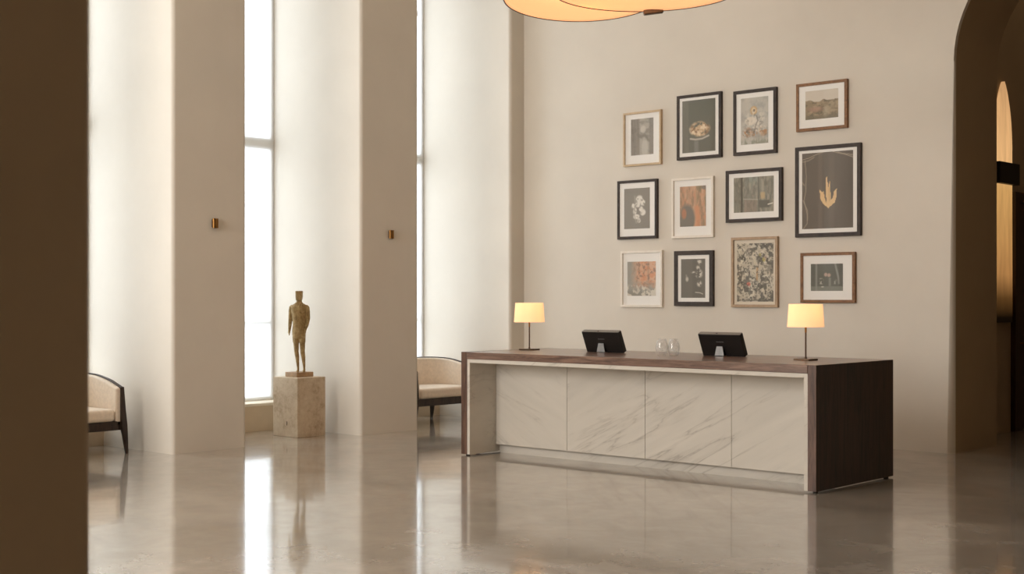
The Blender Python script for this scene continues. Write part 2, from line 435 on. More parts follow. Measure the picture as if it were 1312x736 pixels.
# ------------------------------------------------------------------ table lamps
def lamp(px, v, label):
    u = u_on_v(px, v)
    t = thing('table_lamp', label, 'table lamp', (u, v, DH), 0, 'desk lamps')
    pb = bmesh.new(); box(pb, -.078, .078, -.078, .078, 0, .014)
    bevel(obj('base', pb, M['bronze'], t), .003)
    sb = bmesh.new(); lathe(sb, [(0,.0),(.011,.0),(.011,.012),(.0075,.016),(.0075,.27),(0,.27)], 16)
    smooth_by_angle(obj('stem', sb, M['bronze'], t, loc=(0,0,.0135)))
    so = bmesh.new(); lathe(so, [(0,.245),(.0095,.245),(.0095,.33),(0,.33)], 16)
    smooth_by_angle(obj('lamp_socket', so, M['brass'], t))
    bb = bmesh.new(); lathe(bb, [(0,.33),(.012,.333),(.02,.35),(.028,.38),(.024,.405),(.012,.418),(0,.421)], 20)
    obj('bulb', bb, M['bulb'], t, True)
    sh = bmesh.new(); n = 64
    lathe(sh, [(.161,.293),(.147,.495),(.144,.495),(.158,.293)], n, closed=True)
    s = smooth_by_angle(obj('lamp_shade', sh, M['lampshade'], t))
    sp = bmesh.new()
    for k in range(3):
        a = 2*PI*k/3 + .4; tube(sp, [(0,0,.425), (.146*math.cos(a), .146*math.sin(a), .485)], .0018, 6)
    lathe(sp, [(0,.418),(.008,.418),(.008,.44),(0,.44)], 10)
    obj('shade_holder', sp, M['brass'], s)
    L = bpy.data.lights.new('lamp_light', 'POINT'); L.energy = 1.7; L.color = (1, .80, .56); L.shadow_soft_size = .03
    lo = link(bpy.data.objects.new('lamp_light', L)); lo.parent = t; lo.location = (0, 0, .452)
    return t
mb, nt, b_, o_ = newmat('warm_bulb'); setp(b_, col=(1,.9,.7), emit=(1,.75,.42), es=3); M['bulb'] = mb
lamp(678.2, 10.70, 'small lit table lamp with cream shade at the far left end of the desk')
lamp(1032.3, 10.63, 'small lit table lamp with cream shade near the right end of the desk')

# ------------------------------------------------------------------ desk screens (seen from behind)
def screen(px, v, label, w=.468):
    u = u_on_v(px, v)
    t = thing('desk_monitor', label, 'monitor', (u, v, DH), 0, 'desk screens')
    tilt = math.radians(24); h = .228; d = .052
    R = Matrix.Rotation(tilt, 4, 'X')            # top leans to the visitor side (-y)
    def tb(x0, x1, y0, y1, a, b):
        bm = bmesh.new(); box(bm, x0, x1, y0, y1, a, b); bmesh.ops.transform(bm, matrix=R, verts=bm.verts); return bm
    bevel(obj('housing', tb(-w/2, w/2, -.012, d-.012, .004, h), M['black'], t), .004)
    obj('edge_band', tb(-w/2+.003, w/2-.003, -.009, d-.015, h-.001, h+.004), M['black_edge'], t)
    obj('screen', tb(-w/2+.012, w/2-.012, d-.0118, d-.0105, .016, h-.012), M['black_metal'], t)
    st_ = bmesh.new()
    pts = [(-.052,0),(.052,0),(.034,.092),(-.030,.092)]
    a = [st_.verts.new((p[0]-.02, -.062, p[1])) for p in pts]; b = [st_.verts.new((p[0]-.02, -.055, p[1])) for p in pts]
    st_.faces.new(a); st_.faces.new(b[::-1])
    for i in range(4): st_.faces.new([a[i], a[(i+1)%4], b[(i+1)%4], b[i]])
    box(st_, -.072, .032, -.062, .09, 0, .006)
    obj('stand', st_, M['steel'], t)
    lg = bmesh.new(); x = -.045
    for k, ww in enumerate((.012,.006,.011,.008,.012,.010,.014,.010)):
        hh = .011 if k in (0,4,6) else .008
        box(lg, x, x+ww*.8, -.0128, -.0118, .148, .148+hh); x += ww
    bmesh.ops.transform(lg, matrix=R, verts=lg.verts)
    obj('maker_mark', lg, M['logo'], t)
    bt = tb(-w/2+.20, -w/2+.212, 0, .008, h+.005, h+.009)
    obj('camera_bump', bt, M['black'], t)
screen(776.5, 10.78, 'black desk monitor seen from behind beside the far left lamp')
screen(928.5, 10.86, 'black desk monitor seen from behind between the two glasses and the right lamp')

# ------------------------------------------------------------------ tumblers
gu, gv = uv_Y(848.0, 12.88)
gprof = [(0,.0),(.034,.0),(.038,.004),(.047,.022),(.0535,.05),(.0555,.07),(.0535,.095),(.047,.125),(.0385,.155),(.0365,.160),
         (.0352,.159),(.0372,.153),(.0455,.123),(.0518,.095),(.0538,.07),(.0518,.05),(.045,.024),(.034,.013),(0,.012)]
def tumbler(u, v, label, s):
    bm = bmesh.new(); lathe(bm, gprof, 40)
    o = obj('glass_tumbler', bm, M['glass'], None, True, (u, v, DH))
    o.scale = (s, s, s); o['label'] = label; o['category'] = 'glass'; o['group'] = 'glasses on the desk'
    return o
tumbler(gu, gv, 'left one of the two clear rounded glass tumblers on the desk', 1.02)
tumbler(gu + ct*.114, gv + st*.114, 'right one of the two clear rounded glass tumblers on the desk', 1.0)

# ------------------------------------------------------------------ plinth and carved figure
QU, QV = -12.43, 10.055
pl = bevel(obj('plinth', bx(-.222, .222, -.205, .205, 0, .682), M['travertine'], None, loc=(QU, QV, 0)), .004)
pl['label'] = 'square travertine plinth carrying the carved figure'; pl['category'] = 'plinth'
# a natural pit in the stone on the face toward the room
pit = bmesh.new(); lathe(pit, [(0,-.001),(.011,-.001),(.008,.003),(0,.0035)], 14)
bmesh.ops.transform(pit, matrix=Matrix.Translation((.03, -.2055, .155)) @ Matrix.Rotation(PI/2, 4, 'X') @ Matrix.Diagonal((.75, 2.6, .3, 1)), verts=pit.verts)
obj('stone_pit', pit, M['stone_dark'] if 'stone_dark' in M else flat('pit_shadow', (88,70,52), .9), pl)

fig = thing('figure_sculpture', 'carved ochre standing man sculpture on the travertine plinth', 'sculpture', (QU, QV, .682))
bb = bevel(obj('sculpture_base', bx(-.107, .107, -.122, .122, 0, .056), flat('base_stone', (176,146,112), .55, 0, .4, .1), fig), .003)
def figure():
    bm = bmesh.new()
    # trunk
    loft(bm, [(0,0,.385,.074,.052),(0,0,.42,.079,.056),(0,0,.47,.080,.056),(0,-.001,.53,.073,.051),(0,-.003,.57,.071,.050),(0,-.006,.63,.077,.055),
              (0,-.007,.69,.085,.058,2.5),(.002,-.004,.735,.092,.056,2.6),(.003,0,.765,.090,.050,2.5),(.003,.002,.783,.072,.042,2.2),(.003,.003,.798,.042,.036),(.003,.002,.812,.033,.033),(.003,0,.828,.030,.031),(.003,-.003,.85,.029,.030)], 24)
    # waistband ridge and jacket hem
    loft(bm, [(0,-.002,.545,.064,.047),(0,-.002,.549,.071,.054),(0,-.002,.559,.071,.054),(0,-.002,.563,.064,.047)], 24)
    # head: blocky carved, flat crown
    loft(bm, [(.003,-.009,.824,.028,.031,2.8),(.003,-.009,.834,.036,.041,3),(.003,-.007,.868,.040,.046,3.2),(.003,-.005,.908,.040,.046,3.4),(.003,-.004,.914,.0412,.0475,3.6),(.003,-.004,.936,.0412,.0475,3.6),(.003,-.004,.939,.036,.043,3.4)], 24)
    loft(bm, [(.003,-.049,.862,.009,.010),(.003,-.050,.874,.007,.008),(.003,-.045,.892,.005,.006)], 10)      # nose
    loft(bm, [(.003,-.044,.842,.013,.006),(.003,-.046,.847,.014,.006),(.003,-.044,.851,.013,.006)], 10)      # mouth
    for s in (-1, 1):
        loft(bm, [(.003+s*.036,.0,.866,.005,.010),(.003+s*.039,.0,.880,.006,.013),(.003+s*.036,.0,.894,.005,.010)], 10)  # ear
        loft(bm, [(.003+s*.016,-.044,.893,.010,.006),(.003+s*.016,-.046,.898,.011,.006),(.003+s*.016,-.044,.902,.010,.006)], 10)  # brow
    # collar
    for s in (-1, 1): tube(bm, [(s*.034,-.034,.803), (s*.022,-.048,.775), (s*.004,-.058,.735)], [.007,.008,.004], 8)
    # arms (viewer's left hangs clear of the body, the other rests along the hip)
    tube(bm, [(-.070,.004,.762),(-.086,.004,.745),(-.094,.004,.70),(-.100,.004,.62),(-.106,-.002,.54),(-.110,-.008,.475)], [.028,.032,.030,.026,.021,.015], 14)
    tube(bm, [(.075,.004,.762),(.092,.004,.742),(.099,.004,.70),(.104,.006,.62),(.096,-.004,.55),(.088,-.012,.51)], [.028,.032,.030,.027,.022,.016], 14)
    for hx, hy, hz, dx in ((-.111,-.009,.47,-.002), (.087,-.013,.505,-.006)):
        tube(bm, [(hx,hy,hz+.012),(hx+dx,hy-.003,hz-.012),(hx+dx,hy-.005,hz-.026)], [.013,.015,.012], 10)
        for q in range(4):
            yy = hy - .016 + q*.0085; ln = (.020,.026,.025,.018)[q]
            tube(bm, [(hx+dx,yy,hz-.020),(hx+dx+.002,yy-.001,hz-.028-ln*.5),(hx+dx+.005,yy-.002,hz-.026-ln)], [.0052,.0048,.004], 8)
        tube(bm, [(hx,hy-.012,hz-.002),(hx+.002,hy-.021,hz-.014),(hx+.004,hy-.022,hz-.028)], [.006,.0055,.0045], 8)
    # legs: full thighs in short trousers, thin tapering shanks
    for s, ax, hx in ((-1, -.010, -.036), (1, .062, .038)):
        kx = hx*.75 + ax*.25
        loft(bm, [(hx,0,.44,.040,.048),(hx,-.001,.39,.040,.046),(hx*.95+ax*.05,-.002,.345,.038,.042),(hx*.9+ax*.1,-.003,.335,.033,.036),
                  (kx,-.004,.27,.029,.031),(kx,-.006,.235,.0265,.029),(kx*.6+ax*.4,.002,.18,.0255,.030),(kx*.3+ax*.7,.003,.11,.019,.021),(ax,.002,.05,.0135,.0145),(ax,0,.012,.014,.018)], 18)
        loft(bm, [(ax,-.018,.0,.016,.038,2.6),(ax,-.018,.010,.016,.037,2.6),(ax,-.010,.022,.013,.024),(ax,.0,.032,.011,.014)], 14)
        # trouser creases
        tube(bm, [(hx,-.045,.50),(hx,-.048,.43),(hx*.97,-.044,.35)], [.004,.006,.004], 6)
    return bm
fo = obj('figure', figure(), M['carved'], fig, True, (-.012, .004, .0555)); fo.rotation_euler = (0, 0, math.radians(38))
r = fo.modifiers.new('remesh', 'REMESH'); r.mode = 'VOXEL'; r.voxel_size = .0042; r.use_smooth_shade = True
sm = fo.modifiers.new('smooth', 'SMOOTH'); sm.factor = .5; sm.iterations = 2

# ------------------------------------------------------------------ curved-back armchairs
def make_chair(label, loc):
    t = thing('armchair', label, 'armchair', loc, 0, 'curved armchairs by the windows')
    HWd, XB, XF, RC = .56, -.40, .39, .36
    def plan(off, n=14):                       # U-shaped path, from the -y front post round the back to the +y post
        hw = HWd - off; xb = XB + off; rc = max(RC - off*.6, .05)
        pts = [(XF, -hw), (XF*.5, -hw), (.12, -hw)]
        for k in range(n+1):
            a = PI*1.5 - (PI/2)*k/n; pts.append((xb + rc + rc*math.cos(a), -hw + rc + rc*math.sin(a)))
        pts += [(xb, -.12), (xb, 0), (xb, .12)]
        for k in range(n+1):
            a = PI - (PI/2)*k/n; pts.append((xb + rc + rc*math.cos(a), hw - rc + rc*math.sin(a)))
        pts += [(.12, hw), (XF*.5, hw), (XF, hw)]
        return pts
    def hz(x):
        s = min(1, max(0, (XF - x)/(XF - XB))); return .682 + .135*math.sin(s*PI/2)**.78
    def sweep(o_out, o_in, zt, zb, cap=True):
        bm = bmesh.new(); A, B = plan(o_out), plan(o_in); rings = []
        for (ax, ay), (bx_, by) in zip(A, B):
            h = hz(ax)
            rings.append([bm.verts.new((ax, ay, zb(h))), bm.verts.new((ax, ay, zt(h))), bm.verts.new((bx_, by, zt(h))), bm.verts.new((bx_, by, zb(h)))])
        for a, b in zip(rings, rings[1:]):
            for k in range(4): bm.faces.new([a[k], a[(k+1)%4], b[(k+1)%4], b[k]])
        bm.faces.new(rings[0]); bm.faces.new(rings[-1][::-1]); return bm
    o = obj('backrest', sweep(.006, .085, lambda h: h-.014, lambda h: .285), M['fabric'], t); bevel(o, .018, 3, 60); smooth_by_angle(o, 50)
    o = obj('top_rail', sweep(-.004, .035, lambda h: h, lambda h: h-.0125), M['chair_wood'], t); bevel(o, .004, 2, 60); smooth_by_angle(o, 50)
    c = bmesh.new(); pts = plan(.092)
    pts = [(min(x, XF), y) for x, y in pts]; pts[0] = (XF+.012, pts[0][1]); pts[-1] = (XF+.012, pts[-1][1])
    prism(c, pts, .33, .462)
    for vv in c.verts:
        if vv.co.z > .4: vv.co.z += 0
    o = obj('seat_cushion', c, M['fabric'], t); bevel(o, .042, 5, 50); smooth_by_angle(o, 80)
    o = obj('apron', (lambda b: (prism(b, plan(.03), .242, .335), b)[1])(bmesh.new()), M['chair_wood'], t); bevel(o, .004, 2, 60)
    def post(bm, path):                         # path: (x,y,z,dx,dy)
        R = [[bm.verts.new((x+sx*dx/2, y+sy*dy/2, z)) for sx, sy in ((-1,-1),(1,-1),(1,1),(-1,1))] for x,y,z,dx,dy in path]
        for a, b in zip(R, R[1:]):
            for k in range(4): bm.faces.new([a[k], a[(k+1)%4], b[(k+1)%4], b[k]])
        bm.faces.new(R[0][::-1]); bm.faces.new(R[-1])
    for s in (-1, 1):
        b = bmesh.new(); post(b, [(.415, s*.585, 0, .030, .030), (.405, s*.567, .20, .048, .050), (.40, s*.555, .29, .062, .064), (.392, s*.550, .45, .052, .052), (.38, s*.545, .685, .044, .040)])
        bevel(obj('leg', b, M['chair_wood'], t), .006, 2)
    for s in (-1, 1):
        b = bmesh.new(); post(b, [(-.40, s*.50, 0, .030, .030), (-.31, s*.43, .25, .060, .060), (-.31, s*.43, .30, .06, .06)])
        bevel(obj('leg', b, M['chair_wood'], t), .006, 2)
    return t
make_chair('cream curved-back armchair with dark wood frame, partly hidden by the dark pillar at far left', (-12.735, 7.13, 0))
make_chair('cream curved-back armchair with dark wood frame, partly hidden behind the desk end', (-12.575, 12.235, 0))

# ------------------------------------------------------------------ brass wall lights on the pier ends
def brass_light(v, z, label):
    t = thing('wall_light', label, 'wall light', (P, v, z), 0, 'small brass wall lights')
    bevel(obj('backplate', bx(0, .010, -.032, .032, -.042, .042), M['bronze'], t), .003)
    for y in (-.019, .016):
        b = bmesh.new(); lathe(b, [(0,-.05),(.0165,-.05),(.0165,.05),(0,.05)], 20, .024, y)
        smooth_by_angle(obj('tube', b, M['brass'], t))
brass_light(v_on_u(274.4, P), 2.377, 'small brass twin-tube wall light on the nearer pier left of the sculpture')
brass_light(v_on_u(500, P), 2.345, 'small brass twin-tube wall light on the pier right of the sculpture')

# blind pull hanging in the far window
bv = v_on_u(532.6, GL+.09); zb = z_at(17, GL+.09, bv)
t = thing('blind_pull', 'thin cord with a brown knob hanging at the narrow far window', 'blind pull', (GL+.09, bv, zb-.05))
b = bmesh.new(); tube(b, [(0,0,.09), (0,0,WZ1-zb+.05)], .006, 8); obj('cord', b, M['bronze'], t)
b = bmesh.new(); lathe(b, [(0,0),(.022,.004),(.026,.03),(.024,.085),(.012,.1),(0,.1)], 16); obj('knob', b, flat('brown_knob', (140,104,76), .5), t, True)

# ------------------------------------------------------------------ corridor wall sconce
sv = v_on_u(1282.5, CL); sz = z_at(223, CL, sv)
t = thing('wall_sconce', 'black metal band wall sconce in the archway, its pointed light on the wall made as a glowing panel', 'wall light', (CL, sv, sz))
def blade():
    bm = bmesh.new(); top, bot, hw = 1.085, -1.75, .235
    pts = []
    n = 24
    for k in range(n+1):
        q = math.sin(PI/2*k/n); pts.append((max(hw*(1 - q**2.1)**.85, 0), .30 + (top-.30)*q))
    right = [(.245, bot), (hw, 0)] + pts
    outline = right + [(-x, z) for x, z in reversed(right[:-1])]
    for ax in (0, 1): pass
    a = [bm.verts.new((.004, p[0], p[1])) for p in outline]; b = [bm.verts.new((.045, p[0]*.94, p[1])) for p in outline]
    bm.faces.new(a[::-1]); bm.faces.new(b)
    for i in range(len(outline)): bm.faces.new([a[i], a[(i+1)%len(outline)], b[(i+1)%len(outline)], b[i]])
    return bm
obj('light_scallop_panel', blade(), M['sconce'], t)  # stands in for the light thrown on the corridor wall
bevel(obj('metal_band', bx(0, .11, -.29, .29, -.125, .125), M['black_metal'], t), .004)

# ------------------------------------------------------------------ pendant
pu_, pv_ = uv_Y(786, 11.7)
pend = thing('pendant_lamp', 'large glowing peach pendant of overlapping disc shades with dark rims', 'pendant lamp', (pu_, pv_, CEIL))
def disc_shade(px, py, Y, R, tilt):
    u, v = uv_Y(px, Y); z = H + (YH - py)/F*Y
    bm = bmesh.new(); n = 72
    prof = [(R*q, .10*R*(1-q*q)) for q in (1,.92,.8,.65,.5,.35,.2,.08)]
    lathe(bm, prof + [(0, .10*R)] + [(0, .10*R+.006)] + [(r, zz+.006) for r, zz in reversed(prof)], n, closed=True)
    rimb = bmesh.new(); tube(rimb, [(R*math.cos(2*PI*k/n), R*math.sin(2*PI*k/n), .002) for k in range(n+1)], .0065, 8)
    # tilt so the underside turns a little toward the entrance side of the lobby
    rot = Matrix.Rotation(T, 4, 'Z') @ Matrix.Rotation(-tilt, 4, 'X')
    mat = Matrix.Translation((u-pu_, v-pv_, z-CEIL)) @ rot
    bmesh.ops.transform(bm, matrix=mat, verts=bm.verts); bmesh.ops.transform(rimb, matrix=mat, verts=rimb.verts)
    s = obj('shade', bm, M['pendant'], pend, True); obj('rim', rimb, M['bronze'], s, True)
    return (u-pu_, v-pv_, z-CEIL), s
cA, sA = disc_shade(745, -2, 12.0, .687, math.radians(5.5))
cB, sB = disc_shade(828, -12, 11.25, .777, math.radians(.8))
bu, bv_ = uv_Y(837, 12.0); bz = H + (YH-15)/F*12.0 - CEIL
bk = bmesh.new(); box(bk, -.088, .088, -.03, .03, -.022, .022)
bmesh.ops.transform(bk, matrix=Matrix.Translation((bu-pu_, bv_-pv_, bz)) @ Matrix.Rotation(T, 4, 'Z') @ Matrix.Rotation(math.radians(-7), 4, 'Y'), verts=bk.verts)
bevel(obj('bracket', bk, M['bronze'], pend), .01, 3)
w = bmesh.new(); tube(w, [(bu-pu_+.005, bv_-pv_, bz+.02), (bu-pu_+.02, bv_-pv_-.12, bz+.055), (cB[0], cB[1], cB[2]+.07)], .004, 6)
tube(w, [(cB[0], cB[1], cB[2]+.075), (0,0,-.05)], .006, 8); tube(w, [(cA[0], cA[1], cA[2]+.07), (0,0,-.05)], .006, 8)
obj('suspension_wire', w, M['bronze'], pend)
b = bmesh.new(); lathe(b, [(0,-.06),(.09,-.055),(.1,-.04),(.1,0),(0,0)], 32); obj('ceiling_rose', b, M['bronze'], pend, True)

# ------------------------------------------------------------------ pictures: procedural painted prints
def vnoise(x, y, seed, oct=4):
    rs = np.random.RandomState(seed); tot = np.zeros_like(x); amp = 1; nrm = 0
    for k in range(oct):
        g = rs.rand(64, 64); xi = np.floor(x).astype(int); yi = np.floor(y).astype(int)
        fx = x - xi; fy = y - yi; fx = fx*fx*(3-2*fx); fy = fy*fy*(3-2*fy)
        G = lambda a, b: g[a % 64, b % 64]
        tot += amp*((G(xi,yi)*(1-fx)+G(xi+1,yi)*fx)*(1-fy) + (G(xi,yi+1)*(1-fx)+G(xi+1,yi+1)*fx)*fy)
        nrm += amp; amp *= .55; x = x*2+7.3; y = y*2+3.1
    return tot/nrm
class Canvas:
    def __init__(s, w, h, base):
        nx, ny = w, h
        xs = (np.arange(nx)+.5)/nx; ys = (np.arange(ny)+.5)/ny
        s.x, s.y = np.meshgrid(xs, ys); s.asp = h/w
        s.c = np.ones((ny, nx, 3))*np.array(base, float)
    def n(s, sx, sy, seed, oct=4): return vnoise(s.x*sx+50, s.y*sy+50, seed, oct)
    def mix(s, m, col):
        m = np.clip(m, 0, 1)[..., None]; s.c = s.c*(1-m) + np.array(col, float)*m
    def ell(s, cx, cy, rx, ry, soft=.3):
        d = np.sqrt(((s.x-cx)/rx)**2 + ((s.y-cy)/ry)**2); return np.clip((1-d)/soft, 0, 1)
    def band(s, a, b, soft=.02, v=None):
        v = s.x if v is None else v; return np.clip((v-a)/soft, 0, 1)*np.clip((b-v)/soft, 0, 1)
    def poly(s, pts):
        ins = np.zeros_like(s.x, bool); n = len(pts)
        for i in range(n):
            x1, y1 = pts[i]; x2, y2 = pts[(i+1) % n]
            c = ((y1 > s.y) != (y2 > s.y)) & (s.x < (x2-x1)*(s.y-y1)/((y2-y1) if y2 != y1 else 1e-9) + x1); ins ^= c
        return ins.astype(float)
    def stroke(s, pts, w):
        m = np.zeros_like(s.x)
        for (x1, y1), (x2, y2) in zip(pts, pts[1:]):
            dx, dy = x2-x1, (y2-y1)*s.asp; L = dx*dx+dy*dy+1e-9
            t_ = np.clip(((s.x-x1)*dx + (s.y-y1)*s.asp*dy)/L, 0, 1)
            d = np.hypot(s.x-x1-t_*dx, (s.y-y1)*s.asp-t_*dy); m = np.maximum(m, np.clip(1.5-d/w, 0, 1))
        return m
def sm(v, a, b): return np.clip((v-a)/(b-a), 0, 1)

def art_mist(w, h):
    c = Canvas(w, h, (138,132,124)); c.mix(c.band(.36, .84, .06)*.8, (182,177,168)); c.mix(sm(c.n(4,9,3), .5, .7)*.45, (110,106,100))
    c.mix(c.stroke([(.3,.42),(.45,.5),(.62,.47),(.8,.62)], .05)*.6, (120,116,108)); c.mix(c.ell(.55,.3,.14,.12)*.7, (205,200,190))
    c.mix(c.ell(.62,.82,.16,.3)*.6, (205,202,194)); c.mix(c.band(.0,.35,.03)*sm(c.n(18,2,5), .4, .7)*.35, (98,93,88)); return c.c
def art_pastry(w, h):
    c = Canvas(w, h, (88,90,80)); c.mix(c.y*.45, (104,98,90)); c.mix(c.band(.0,.2,.02)*.35, (122,116,106))
    e = c.ell(.53,.56,.34,.16,.25); n = c.n(9,13,11,3)
    c.mix(e*sm(n,.3,.42), (196,164,126)); c.mix(e*sm(n,.5,.62), (228,206,176)); c.mix(e*sm(c.n(14,20,12,2),.6,.7)*.8, (128,92,64))
    c.mix(c.stroke([(.25,.735),(.4,.755),(.6,.75),(.8,.70)], .022)*.9, (192,184,172)); c.mix(c.band(.34,.52,.05)*sm(c.y,.76,.8)*.5, (142,142,136)); return c.c
def art_flower(w, h):
    c = Canvas(w, h, (184,180,171)); c.mix(sm(c.n(4,5,21),.45,.65)*.6, (146,146,142)); c.mix(sm(c.n(5,6,22),.5,.7)*.5, (196,186,172))
    c.mix(c.ell(.36,.5,.24,.11)*.95, (218,206,190)); c.mix(c.ell(.62,.62,.18,.12)*.7, (206,198,186))
    c.mix(c.ell(.47,.28,.15,.11,.25), (196,160,112)); c.mix(c.ell(.47,.28,.10,.075,.3), (214,190,150)); c.mix(c.ell(.48,.28,.045,.035,.3), (96,70,48))
    bl = np.maximum(c.ell(.25,.74,.22,.13,.5), np.maximum(c.ell(.82,.74,.2,.12,.5), c.ell(.5,.78,.14,.09,.5)))
    c.mix(bl*sm(c.n(13,16,23),.42,.55), (168,122,84)); c.mix(bl*sm(c.n(15,17,24),.55,.65), (112,96,80)); c.mix(sm(c.n(12,16,26,3),.56,.64)*c.ell(.5,.6,.5,.4,.6)*.6, (120,114,104)); c.mix(sm(c.n(11,14,27,3),.55,.63)*c.ell(.55,.55,.5,.4,.6)*.7, (222,214,200)); c.mix(c.stroke([(.58,.4),(.62,.5),(.55,.6),(.5,.72)], .02)*.6, (104,98,88))
    c.mix(sm(c.y,.84,.95)*sm(c.n(12,9,25),.42,.6)*.7, (118,120,102)); return c.c
def art_land(w, h):
    c = Canvas(w, h, (208,198,184)); edge = .34 + .12*(c.n(7,.01,31,3)-.5)
    g = sm(c.y, edge, edge+.03); c.mix(g, (138,122,98)); c.mix(g*sm(c.n(9,10,32),.48,.6)*.9, (98,90,72)); c.mix(g*sm(c.n(6,8,33),.52,.66)*.8, (168,148,120))
    c.mix(c.ell(.3,.66,.34,.13,.6)*.8, (168,132,112)); c.mix(sm(c.y,.84,.9)*.7, (112,104,88)); c.mix(c.ell(.62,.75,.12,.25,.6)*.6, (176,160,134)); return c.c
def art_whiteflower(w, h):
    c = Canvas(w, h, (134,130,123)); c.mix(c.ell(.5,.5,.8,.8,.9)*.3, (150,146,140))
    f = np.zeros_like(c.x)
    for q in ((.60,.28,.17,.12),(.72,.36,.12,.10),(.54,.40,.14,.09),(.73,.60,.13,.10),(.66,.52,.10,.08),(.48,.70,.15,.08),(.36,.44,.09,.09),(.42,.56,.09,.12),(.58,.80,.08,.07)): f = np.maximum(f, c.ell(*q, .35))
    c.mix(f*sm(c.n(13,15,41,3)+.25*f, .42, .62), (232,228,220)); c.mix(c.stroke([(.42,.2),(.44,.4),(.38,.62),(.48,.85)], .03)*.55, (176,172,164))
    c.mix(f*sm(c.n(14,16,42),.58,.68)*.7, (150,146,138)); return c.c
def art_orange(w, h):
    c = Canvas(w, h, (188,146,116)); c.mix(sm(c.n(8,4,51),.45,.65)*.8, (204,164,132)); c.mix(sm(c.n(14,5,52),.52,.64)*.7, (140,114,90)); c.mix(sm(c.n(16,9,54),.54,.66)*.6, (198,138,106))
    c.mix(sm(c.n(9,3,53),.56,.7)*sm(c.x,.6,.75)*.8, (120,112,84)); c.mix(c.ell(.28,.82,.34,.42,.25), (112,106,98)); c.mix(c.ell(.16,.68,.12,.16,.4)*.8, (188,120,86)); c.mix(c.stroke([(.66,.55),(.7,.8),(.66,1)], .09)*.7, (212,140,100))
    c.mix(c.ell(.96,.04,.16,.07)*.9, (120,112,104)); return c.c
def art_interior(w, h):
    c = Canvas(w, h, (126,124,112)); c.mix(c.band(.22,.62,.03)*sm(c.y,.35,0)*.8, (138,148,138)); c.mix(sm(c.n(26,4,61),.48,.62)*.6, (166,154,136)); c.mix(sm(c.n(22,5,62),.5,.64)*.55, (92,90,82))
    c.mix(c.band(.17,.235,.015)*.9, (72,70,62)); c.mix(c.band(.60,.645,.015)*.7, (84,84,76)); c.mix(c.band(.66,.8,.03)*c.band(.42,.66,.05,c.y)*.9, (186,160,118)); c.mix(c.band(.67,.78,.03)*c.band(.05,.42,.05,c.y)*.5, (168,158,142))
    c.mix(c.band(.62,.9,.02)*c.band(.66,.9,.03,c.y)*.9, (84,82,74)); c.mix(c.stroke([(.86,.80),(.97,.77)], .012), (222,216,204)); c.mix(c.band(.25,.6,.03)*c.band(.62,1.1,.03,c.y)*.5, (132,112,98)); c.mix(c.stroke([(.25,.62),(.6,.65)], .012)*.7, (176,168,152)); return c.c
def art_emblem(w, h):
    c = Canvas(w, h, (92,84,76)); c.mix(c.band(.30,.42,.04)*.3, (128,118,108)); c.mix(c.band(.5,.66,.05)*.25, (122,114,104)); c.mix(sm(c.x,.72,.95)*.5, (72,64,57))
    cr = (178,164,144)
    for pts in ([(0,.085),(.15,.06),(.3,.02),(.42,.0)], [(0,.11),(.12,.10),(.24,.06)], [(.6,.0),(.75,.03),(1,.06)], [(.7,.01),(.85,.05),(1,.09)], [(.06,.1),(.085,.3),(.075,.5),(.04,.62),(.1,.8),(.1,.93),(.02,1)], [(.0,.38),(.05,.42)], [(.02,.62),(.11,.76),(.11,.88)]): c.mix(c.stroke(pts, .007)*.75, cr)
    gold = (226,190,138)
    body = [(.345,.485),(.40,.52),(.43,.51),(.445,.60),(.48,.65),(.475,.34),(.50,.32),(.512,.46),(.53,.46),(.545,.335),(.555,.47),(.575,.63),(.61,.60),(.63,.52),(.69,.485),(.675,.60),(.645,.665),(.52,.735),(.42,.68),(.37,.62)]
    c.mix(c.poly(body), gold); c.mix(c.stroke([(.53,.47),(.545,.64)], .008)*.6, (186,150,104)); c.mix(c.stroke([(.44,.53),(.475,.66)], .007)*.6, (150,122,90)); return c.c
def art_peach(w, h):
    c = Canvas(w, h, (152,149,141)); g = sm(c.x + .25*(c.n(5,5,71)-.5), .12, .45)*sm(.82-c.y+.2*(c.n(6,5,72)-.5), 0, .25)
    c.mix(g, (212,166,136)); c.mix(g*sm(c.n(9,10,73),.5,.6)*.8, (206,138,104)); c.mix(g*sm(c.n(12,12,74),.58,.68)*.8, (142,112,98)); c.mix(c.band(.68,.8,.06)*g*.45, (150,130,118))
    c.mix(sm(c.y,.8,.9)*.5, (122,120,110)); c.mix(sm(c.y,.66,.75)*sm(c.n(9,9,75),.52,.58)*.9, (218,210,196)); c.mix(c.stroke([(.22,.85),(.35,.92),(.42,.85),(.34,.72)], .03)*.7, (216,208,194)); c.mix(c.stroke([(.68,.78),(.85,.88),(1,.95)], .03)*.7, (206,198,184)); return c.c
def art_darkbloom(w, h):
    c = Canvas(w, h, (98,94,86)); c.mix(c.band(.42,.9,.1)*.35, (74,70,64)); n = c.n(11,15,81,3)
    f = np.maximum.reduce([c.ell(.76,.08,.12,.1,.6), c.ell(.74,.38,.19,.14,.5), c.ell(.70,.24,.11,.09,.6), c.ell(.76,.64,.13,.1,.6), c.ell(.48,.34,.14,.035,.6)])
    c.mix(f*sm(n,.38,.56), (208,202,190)); c.mix(c.ell(.25,.52,.08,.08,.6)*.9, (214,206,192)); c.mix(c.stroke([(.22,.42),(.26,.56)], .03)*.5, (172,166,154)); c.mix(c.stroke([(.6,.86),(.78,.87),(.9,.9)], .016)*.9, (196,190,178)); return c.c
